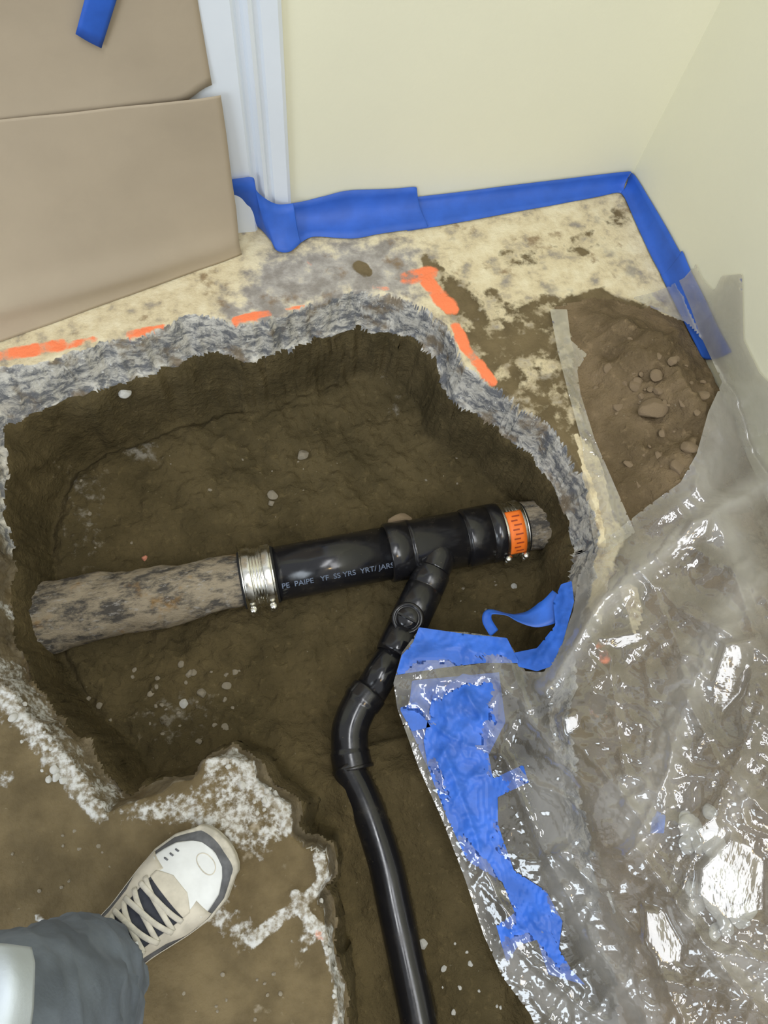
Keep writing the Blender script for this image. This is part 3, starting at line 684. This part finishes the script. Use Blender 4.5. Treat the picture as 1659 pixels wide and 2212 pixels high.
# ------------------------------------------------------------------ plastic sheeting
def blur(A, k):
    for _ in range(k):
        A = (A+np.roll(A, 1, 0)+np.roll(A, -1, 0)+np.roll(A, 1, 1)+np.roll(A, -1, 1))/5
    return A
bxs = np.arange(-.1, WX+.02, .012); bys = np.arange(-.8, 1.05, .012)
BX, BY = np.meshgrid(bxs, bys, indexing='ij')
BZ = zt(BX.ravel(), BY.ravel()).reshape(BX.shape)+np.maximum(hz1(BX, BY), hz2(BX, BY))
BZ = np.maximum(BZ, -.14)+.022*(hz2(BX, BY) > 0)
BZs = np.maximum(blur(BZ, 160), BZ)
BZs = np.maximum(blur(BZs, 30), BZ-.004)+.018; BZs = blur(BZs, 4)
def bz(x, y):
    i = np.clip((x-bxs[0])/.012, 0, len(bxs)-1.001); j = np.clip((y-bys[0])/.012, 0, len(bys)-1.001)
    a = i.astype(int); b = j.astype(int); fx = i-a; fy = j-b
    return (BZs[a, b]*(1-fx)+BZs[a+1, b]*fx)*(1-fy)+(BZs[a, b+1]*(1-fx)+BZs[a+1, b+1]*fx)*fy
RAYM = R
def rayxy(px, py, z):
    d = np.stack([px-W/2, HH/2-py, np.full(px.shape, -F)], -1) @ R.T
    t = (z-CAM_H)/d[..., 2]; return C+t[..., None]*d
def drape(px, py, extra):
    z = np.full(px.shape, .30); done = np.zeros(px.shape, bool)
    for k in range(260):
        zz = .30-k*.0022; p = rayxy(px, py, np.full(px.shape, zz)); hit = (~done) & (bz(p[..., 0], p[..., 1])+extra >= zz)
        z = np.where(hit, zz, z); done |= hit
    z = np.where(done, z, -.17)
    p0 = rayxy(px, py, np.zeros(px.shape)); xw = WX-.006-.004*0
    zw = np.where(p0[..., 0] > xw-.0, CAM_H*(1-xw/np.maximum(p0[..., 0], 1e-3)), -1)
    z = np.maximum(z, zw); return rayxy(px, py, z)
RID = [([(1659, 1035), (1545, 1105), (1470, 1165), (1300, 1300), (1180, 1480)], .035, 22), ([(1545, 1105), (1640, 1400), (1600, 1560)], .02, 16),
       ([(1560, 1350), (1480, 1520), (1430, 1700), (1350, 1850)], .030, 26), ([(1480, 1325), (1560, 1360), (1659, 1420)], .02, 10), ([(1490, 1310), (1590, 1380)], .018, 7),
       ([(1210, 1845), (1290, 1920), (1390, 2020), (1480, 2212)], .022, 12), ([(1380, 1840), (1470, 1960), (1560, 2090), (1700, 2240)], .025, 12),
       ([(1480, 1500), (1560, 1660), (1659, 1760)], .02, 12), ([(1659, 1500), (1590, 1660), (1500, 1850), (1460, 1960)], .022, 14),
       ([(1010, 1500), (1090, 1640), (1170, 1830), (1260, 2000), (1400, 2212)], .018, 10), ([(960, 1620), (1040, 1850), (1120, 2050), (1260, 2180), (1380, 2250)], .014, 9),
       ([(1210, 1840), (1340, 1860), (1440, 1770)], .018, 9), ([(1210, 1560), (1330, 1700), (1400, 1800)], .015, 9), ([(1320, 1400), (1330, 1560), (1350, 1680)], .014, 8),
       ([(1100, 1420), (1150, 1560), (1260, 1700)], .016, 9), ([(950, 1470), (1060, 1460), (1130, 1520)], .012, 10), ([(1400, 1250), (1480, 1420), (1560, 1500)], .012, 8),
       ([(1470, 2010), (1560, 2060), (1659, 2080)], .016, 9), ([(1500, 1180), (1600, 1240), (1659, 1300)], .010, 12), ([(1440, 2120), (1560, 2140), (1659, 2200)], .015, 8),
       ([(1600, 620), (1560, 760), (1600, 860), (1659, 900)], .008, 10), ([(1420, 1120), (1500, 1060), (1570, 960)], .010, 14), ([(1240, 1260), (1260, 1360), (1180, 1500)], .012, 9)]
def folds(px, py, amp=1.0):
    h = np.zeros(px.shape)
    wx = (fbm(px, py, 1/90, 3, 2)-.5)*40; wy = (fbm(px, py, 1/90, 3, 7)-.5)*40
    for pts, hh, w in RID:
        d = pdist(px+wx*.3, py+wy*.3, pts, False); h = h+hh*.75*np.exp(-np.sqrt(d*d+9)/(w*1.25))
    ang = math.radians(-52); c, s = math.cos(ang), math.sin(ang); u = px*c+py*s; v = -px*s+py*c
    r1 = 1-np.abs(fbm(u+wx*1.5, v*.35+wy, 1/85, 3, 31)-.5)*4.0; h = h+np.maximum(r1, 0)**2*.007
    r2 = 1-np.abs(fbm(u*.5+wy*1.2, v+wx, 1/70, 3, 51)-.5)*4.4; h = h+np.maximum(r2, 0)**2*.006
    right = sm(1200, 1450, px)*sm(1250, 1500, py)
    r3 = 1-np.abs(fbm(px+wx, py+wy, 1/55, 2, 71)-.5)*4.4; h = h+np.maximum(r3, 0)**2*.006*right
    return h*amp
LB = (0.50, -0.9, 2.45); LW_ = (-2.2, -1.3, 1.6)
GLARE_FACETS = [([(1385, 1955), (1440, 1962), (1485, 2040), (1475, 2085), (1425, 2088), (1388, 2040)], LB), ([(1505, 1870), (1580, 1800), (1659, 1850), (1659, 1975), (1570, 1995), (1500, 1940)], LB),
          ([(1490, 1790), (1545, 1755), (1575, 1800), (1520, 1835)], LB), ([(1560, 1385), (1640, 1370), (1610, 1500), (1555, 1560), (1530, 1480)], LB),
          ([(1290, 1375), (1400, 1350), (1395, 1385), (1320, 1412)], LB), ([(1205, 1545), (1250, 1530), (1262, 1575), (1215, 1595)], LB), ([(1490, 1120), (1545, 1108), (1535, 1160), (1440, 1205)], LB)]
def sheet(name, poly, mat, parent, lift=0.0, step=5, amp=1.0, thick=.0004, label=None, fl=True):
    A = np.array(poly, float); x0, y0 = A.min(0)-step*2; x1, y1 = A.max(0)+step*2
    X, Y = np.meshgrid(np.arange(x0, x1, step), np.arange(y0, y1, step), indexing='ij')
    wx = (fbm(X, Y, 1/45, 3, 15)-.5)*8
    d, bx, by = pdist(X, Y, poly); keep = d > -step*.5
    snap = np.abs(d) < step*.75; X = np.where(snap, bx, X); Y = np.where(snap, by, Y)
    ex = folds(X, Y, amp)*(sm(-2, 40, d)*.8+.2) if fl else 0
    Pt = drape(X, Y, ex+lift)
    if name == 'film':      # flat facets added for glare, tilted to mirror a ceiling light into the camera
        for fp_, lt in GLARE_FACETS:
            fd = pdist(X, Y, fp_)[0]; m = sm(-4, 10, fd); inn = fd > 0; pc = Pt[inn].mean(0)
            a = C-pc; a /= np.linalg.norm(a); b = np.array(lt)-pc; b /= np.linalg.norm(b); nn = a+b
            zp = pc[2]-(nn[0]*(Pt[..., 0]-pc[0])+nn[1]*(Pt[..., 1]-pc[1]))/nn[2]
            Pt = rayxy(X, Y, Pt[..., 2]*(1-m)+m*(zp+.004))
    n1, n2 = X.shape; id_ = np.arange(n1*n2).reshape(n1, n2)
    kk = keep[:-1, :-1] & keep[1:, :-1] & keep[:-1, 1:] & keep[1:, 1:]
    q = np.stack([id_[:-1, :-1], id_[1:, :-1], id_[1:, 1:], id_[:-1, 1:]], -1)[kk]
    used = np.unique(q); mp = np.full(n1*n2, -1); mp[used] = np.arange(len(used))
    o = mobj(name, Pt.reshape(-1, 3)[used], mp[q], mat, parent, label=label)
    if mat in (M['film'], M['film2']):
        mk = np.zeros(X.shape)
        for pts, k, w in MILK: mk = np.maximum(mk, k*np.exp(-(pdist(X+wx*2, Y, pts, False)/w)**2))
        mk += .10*np.exp(-(np.abs(d)/5)**2)
        at = o.data.attributes.new('milk', 'FLOAT', 'POINT'); at.data.foreach_set('value', mk.ravel()[used].astype(np.float32))
    return o
MILK = [([(1659, 1040), (1545, 1105), (1430, 1190), (1300, 1310), (1180, 1480)], .45, 26), ([(1545, 1105), (1620, 1250), (1560, 1360), (1500, 1450), (1440, 1620), (1370, 1800)], .40, 42),
        ([(1590, 620), (1600, 760), (1659, 900)], .25, 60), ([(1520, 700), (1560, 950), (1500, 1080)], .28, 50), ([(1250, 1250), (1220, 1400), (1180, 1480)], .25, 40),
        ([(1060, 1430), (1160, 1560), (1230, 1700)], .22, 22), ([(1180, 1700), (1230, 1900), (1330, 2100), (1400, 2212)], .30, 45), ([(1100, 2080), (1200, 2170), (1330, 2212)], .30, 35), ([(1320, 1740), (1420, 1690)], .30, 50), ([(1610, 1700), (1540, 1860), (1480, 2000)], .35, 20),
        ([(1659, 2120), (1560, 2060)], .3, 50), ([(860, 1480), (960, 1460), (1060, 1480), (1090, 1560)], .16, 25), ([(870, 1560), (960, 1760), (1050, 2040)], .14, 14)]
MAIN = [(1365, 643), (1410, 632), (1442, 620), (1478, 600), (1503, 570), (1516, 602), (1542, 630), (1558, 596), (1603, 592), (1606, 735), (1640, 805), (1720, 890), (1720, 2300), (1190, 2300), (1145, 2190), (1085, 2110),
        (1045, 2020), (1005, 1900), (955, 1770), (905, 1660), (880, 1590), (858, 1530), (850, 1475), (868, 1410), (905, 1360), (1010, 1366), (1080, 1376), (1108, 1400), (1135, 1450), (1175, 1452), (1215, 1380), (1238, 1320),
        (1250, 1240), (1290, 1180), (1340, 1140), (1400, 1092), (1470, 1042), (1505, 980), (1530, 890), (1560, 825), (1518, 735), (1480, 695), (1400, 662)]
sroot = empty('plastic_sheet', P(1350, 1700, 0), 'crumpled clear plastic sheet draped over the dirt at right and up the wall', 'plastic sheet')
sheet('film', MAIN, M['film'], sroot, .004)
sheet('folded_edge', [(1188, 668), (1225, 668), (1233, 735), (1268, 765), (1247, 800), (1254, 850), (1285, 950), (1320, 1030), (1372, 1150), (1290, 1210), (1272, 1110), (1258, 960), (1228, 850), (1205, 760)],
      M['film2'], sroot, -.006, 4, .3, label='narrow milky edge under the dirt pile')
TP = M['ltape']
sheet('tape_strip', [(905, 1355), (1010, 1370), (1095, 1378), (1122, 1432), (1040, 1432), (960, 1442), (855, 1458), (868, 1415), (892, 1388)], TP, sroot, .0075, 4, label='blue tape band across the top of the bunch')
sheet('tape_strip', [(890, 1470), (1078, 1452), (1092, 1560), (1020, 1700), (985, 1770), (920, 1650), (880, 1560)], TP, sroot, -.003, 5, label='blue tape layer seen through the film')
sheet('tape_strip', [(935, 1500), (1000, 1455), (1080, 1470), (1075, 1560), (1050, 1600), (1065, 1682), (1130, 1652), (1142, 1690), (1075, 1722), (1076, 1782), (1110, 1880), (1180, 1925), (1215, 1990), (1207, 2050), (1235, 2095), (1265, 2128), (1185, 2105),
      (1160, 2030), (1120, 2042), (1095, 2080), (1072, 2000), (1112, 1972), (1085, 1905), (1010, 1860), (965, 1765), (925, 1660), (915, 1600)], TP, sroot, .0075, 4, label='long ragged blue tape strip')
sheet('tape_strip', [(862, 1530), (900, 1515), (930, 1570), (890, 1580)], TP, sroot, .0075, 4, label='small blue tape scrap at the sheet edge')
sheet('tape_strip', [(1215, 1390), (1240, 1300), (1235, 1255), (1212, 1262), (1195, 1300), (1200, 1350), (1160, 1400), (1110, 1410), (1120, 1440), (1160, 1450), (1190, 1440)], TP, sroot, .006, 4, label='blue tape strip rising towards the slab edge')
sheet('tape_strip', [(1420, 1752), (1438, 1762), (1434, 1800), (1404, 1800), (1408, 1770)], TP, sroot, .0065, 4, label='small blue tape scrap among the folds')
# free curl of tape
cr = [(1068, 1368, -.10), (1052, 1340, -.085), (1058, 1322, -.075), (1090, 1326, -.07), (1120, 1335, -.075), (1155, 1335, -.07), (1190, 1318, -.06), (1215, 1290, -.05)]
cl = spline([P(*c) for c in cr], 50); V = []
wd = np.interp(np.arange(50), [0, 12, 20, 30, 40, 49], [.018, .016, .014, .030, .046, .040])
for i in range(50):
    dd = cl[min(i+1, 49)]-cl[max(i-1, 0)]; dd /= np.linalg.norm(dd); f = i/49
    side = np.cross(dd, [0, 0, 1.0]); side /= np.linalg.norm(side); tilt = np.interp(f, [0, .25, .45, .7, 1], [.2, .6, 1.1, .4, .2])
    s = side*math.cos(tilt)+np.array([0, 0, 1])*math.sin(tilt)
    for k in range(5): V.append(cl[i]+s*wd[i]*(k/4-.5))
mobj('tape_curl', V, gridfaces(50, 5), TP, sroot, label='free blue tape curl sticking out over the pit', thick=.0006)

# ------------------------------------------------------------------ the photographer's foot and leg
person = empty('person', P(380, 1920, 0), 'person standing on the slab in a worn white sneaker and dusty blue-grey trousers', 'person')
M['sole'] = simple('sole', (.50, .47, .40), .7, var=.2, scale=60, bump=.2)
M['upper'] = simple('dark_upper', (.13, .135, .15), .75, var=.25, scale=60, bump=.2)
M['white'] = simple('white_leather', (.80, .83, .86), .45, var=.07, scale=25, bump=.12, bscale=60)
M['offwhite'] = simple('cream_leather', (.64, .60, .52), .6, var=.14, scale=40, bump=.12)
M['navy'] = simple('navy_cloth', (.045, .05, .07), .85, var=.2, scale=80, bump=.3)
M['lace'] = simple('lace', (.66, .63, .56), .8, var=.12, scale=80, bump=.3, bscale=500)
M['maroon'] = simple('maroon', (.16, .05, .06), .8)
M['denim'] = simple('trouser_cloth', (.155, .185, .235), .85, var=.30, scale=14, bump=.25, bscale=220)
M['shirt'] = simple('shirt_cloth', (.52, .58, .64), .8, var=.06, scale=12, bump=.2, bscale=220)
M['skin'] = simple('skin', (.55, .36, .27), .6)
toe = P(486, 1806, .02); heeldir = P(283, 2004, .02)-P(386, 1903, .02); heeldir[2] = 0; heeldir /= np.linalg.norm(heeldir)
heel = toe+heeldir*.300; heel[2] = 0; fwd = -heeldir; lat = np.cross(fwd, [0, 0, 1.0])   # lat points to the picture's right
qs = [0, .03, .1, .2, .35, .5, .65, .75, .85, .93, .975, 1]; wsl = [.004, .024, .035, .038, .038, .043, .054, .0585, .0545, .042, .026, .004]
def hw(q): return np.interp(q, qs, wsl)
def ctr(q): return .006*math.sin((q-.2)*2.2)
def fp(q, l, z): return heel+fwd*.300*q+lat*(l+ctr(q))+np.array([0, 0, z])
qq = np.array([0, .005, .015, .03, .06, .1, .16, .25, .35, .45, .55, .62, .69, .75, .80, .85, .89, .93, .955, .975, .99, .997, 1.0])
def hwf(q):
    if q > .93: return hw(.93)*math.sqrt(max(0, 1-((q-.93)/.07)**2))+.0005
    if q < .06: return hw(.06)*math.sqrt(max(0, 1-((.06-q)/.06)**2))+.0005
    return hw(q)
shoe_l = 'worn white running shoe with dark grey panels and cream laces'
# upper surface
def htop(q): return np.interp(q, [0, .05, .2, .35, .45, .55, .63, .72, .82, .9, .96, 1], [.075, .090, .092, .098, .098, .094, .086, .076, .063, .052, .042, .028])
def US(q, v, off=0.0):
    th = (v+1)/2*math.pi; w = hwf(q)*.955+off; e = .85
    l = -math.copysign(abs(math.cos(th))**e, math.cos(th))*w; z = .022+(htop(q)-.022+off)*abs(math.sin(th))**.75
    q2 = q*.98+.01
    return fp(q2, l, z)
V = [US(q, -1+2*j/40) for q in np.concatenate([qq])for j in range(41)]
upper = mobj('sneaker', V, gridfaces(len(qq), 41), M['upper'], person, label=shoe_l)
V = []
N = 64
ring = [(0.0, .97), (.004, .995), (.012, 1.005), (.018, .985), (.021, .985), (.026, 1.0), (.030, .99), (.032, .95)]
outl = [(q, 1) for q in qq]+[(q, -1) for q in qq[::-1]]
for z, k in ring:
    for q, s in outl: V.append(fp(.5+(q-.5)*(1+(k-1)*.35), s*hwf(q)*k, z+.006*(max(0, q-.85)/.15)**2))
Fc = gridfaces(len(ring), len(outl), True)+[tuple(range(len(outl)))[::-1], tuple(range((len(ring)-1)*len(outl), len(ring)*len(outl)))]
mobj('sole', V, Fc, M['sole'], upper)
def patch(name, q0, q1, lo, hi, off, mat, label=None, nq=24, nv=18, par=None):
    V = []
    for i in range(nq):
        q = q0+(q1-q0)*i/(nq-1); a, b = lo(q), hi(q)
        for j in range(nv): V.append(US(q, a+(b-a)*j/(nv-1), off))
    return mobj(name, V, gridfaces(nq, nv), mat, upper, label=label, thick=.0012)
I = lambda xs_, ys_: (lambda q: float(np.interp(q, xs_, ys_)))
patch('toe_cap', .735, .945, I([.735, .76, .80, .86, .905, .93, .945], [-.60, -.66, -.64, -.56, -.44, -.30, -.03]), I([.735, .76, .80, .86, .905, .93, .945], [.60, .64, .62, .56, .44, .30, .03]), .0012, M['white'], 'white leather toe', 30, 30)
patch('side_panel', .30, .76, I([.3, .5, .60, .66, .76], [-.60, -.56, -.58, -.78, -.80]), I([.3, .45, .70, .76], [-.30, -.34, -.36, -.3]), .0014, M['offwhite'])
patch('side_panel', .30, .78, I([.3, .5, .70, .78], [.30, .34, .36, .3]), I([.3, .5, .60, .66, .78], [.60, .56, .60, .80, .78]), .0014, M['offwhite'])
patch('lace_stay', .705, .775, I([.705, .735, .775], [-.36, -.36, -.12]), I([.705, .735, .775], [.36, .36, .12]), .0022, M['offwhite'])
patch('foxing_strip', .22, .70, I([.2, .5, .7], [-.97, -.97, -.99]), I([.2, .5, .7], [-.90, -.90, -.94]), .0014, M['offwhite'])
patch('foxing_strip', .22, .70, I([.2, .5, .7], [.90, .90, .94]), I([.2, .5, .7], [.97, .97, .99]), .0014, M['offwhite'])
patch('heel_tab', .20, .345, I([.2, .345], [-.92, -.90]), I([.2, .345], [-.72, -.72]), .0018, M['maroon'])
patch('heel_tab', .16, .30, I([.16, .3], [.70, .70]), I([.16, .3], [.92, .90]), .0018, M['maroon'])
patch('tongue', .26, .72, I([.26, .5, .68, .72], [-.34, -.35, -.34, -.26]), I([.26, .5, .68, .72], [.34, .35, .34, .26]), .0016, M['navy'], 'dark navy tongue')
def lace(q0, v0, q1, v1, off=.0045, r=.0034):
    pts = []
    for i in range(14):
        f = i/13; pts.append(US(q0+(q1-q0)*f, v0+(v1-v0)*f, off+.0025*math.sin(f*math.pi)))
    mobj('lace', *tube(pts, r, 12, True, .55), M['lace'], upper)
for k, (qa, qb) in enumerate([(.690, .650), (.635, .585), (.580, .525), (.520, .465), (.460, .40), (.40, .35)]):
    lace(qa, -.40, qb, .40)
    if k: lace(qa-.045, -.40, qb+.06, .40, .0065)
lace(.665, -.38, .695, .36, .006)
for s in (-1, 1):
    pts = [US(.475, .03*s, .010), US(.50, .12*s, .013), US(.545, .10*s+.06, .012)]
    mobj('lace_end', *tube(spline(pts, 10), .0024, 10), M['white'], upper, label='bright lace end')
pts = [US(.475, 0, .012), US(.46, -.25, .018), US(.42, -.46, .012), US(.43, -.15, .012), US(.47, 0, .010)]
mobj('lace_loop', *tube(spline(pts, 24), .003, 10, True, .6), M['lace'], upper)
pts = [US(.475, 0, .012), US(.43, .25, .016), US(.39, .44, .012), US(.42, .12, .012), US(.47, 0, .010)]
mobj('lace_loop', *tube(spline(pts, 24), .003, 10, True, .6), M['lace'], upper)
for k in range(3):
    c0 = US(.785+.026*k, -.44, .0020); c1 = US(.79+.026*k, -.36, .0020)
    mobj('vent_hole', *tube([c0, (c0+c1)/2+np.array([0, 0, .0004]), c1], .0012, 8), M['upper'], upper)
# stitched oval on the toe
pts = [US(.895+.028*math.cos(a), .05+.17*math.sin(a), .0022) for a in np.linspace(0, 2*math.pi, 30)]
mobj('stitching', *tube(pts, .0007, 6), M['offwhite'], upper)
# leg: foot, ankle and calf as one surface inside shoe and trousers
ank = fp(.20, 0, .10)
legp = spline([fp(.62, 0, .045), fp(.42, 0, .055), fp(.24, 0, .06), P(175, 2120, .10), P(96, 2207, .32), P(-10, 2277, .44), P(-200, 2440, .55), P(-340, 2600, .575)], 50)
mobj('leg', *tube(legp, list(np.interp(np.arange(50), [0, 8, 16, 22, 32, 40, 49], [.022, .028, .030, .036, .05, .052, .065])), 28), M['skin'], person)
tp = spline([P(158, 2138, .085), P(154, 2148, .14), P(136, 2172, .23), P(96, 2205, .32), P(-10, 2275, .44), P(-200, 2440, .55), P(-420, 2700, .60)], 90)
tr = np.interp(np.arange(90), [0, 5, 18, 40, 60, 89], [.060, .070, .076, .076, .076, .085])
V, Fc = tube(tp, list(tr), 96, False)
V = np.array(V).reshape(90, 96, 3)
for i in range(90):
    for j in range(96):
        a = 2*math.pi*j/96; n_ = fbm(np.array([math.cos(a)*1.3+i*.05]), np.array([math.sin(a)*1.3+i*.018]), 2.0, 3, 4)[0]-.5
        rg = 1-abs(fbm(np.array([math.cos(a)*1.1-i*.03]), np.array([math.sin(a)*1.1+i*.06]), 1.6, 2, 9)[0]-.5)*5
        V[i, j] += (V[i, j]-tp[i])/tr[i]*(n_*.012+max(0, rg)**2*.005)
Fc = Fc+[tuple(range(89*96, 90*96))]
mobj('trouser_leg', V.reshape(-1, 3), Fc, M['denim'], person, label='dusty blue-grey trouser leg', thick=.0012)
V = []
for i in range(30):
    for j in range(40):
        f = i/29; g = j/39; edge = np.interp(g, [0, .1, .4, 1], [64, 71, 67, 40])
        px = edge-170*f; py = 2050+330*g-10*(1-g)*math.sin(f*2)
        z = .60+.035*math.sin(min(1, f*3)*math.pi/2)-.05*(2*g-.9)**2+.006*math.sin(g*9+f*3)
        V.append(P(px, py, z))
mobj('shirt_hem', V, gridfaces(30, 40), M['shirt'], person, label='pale blue-grey cloth edge above the trousers', thick=.003)
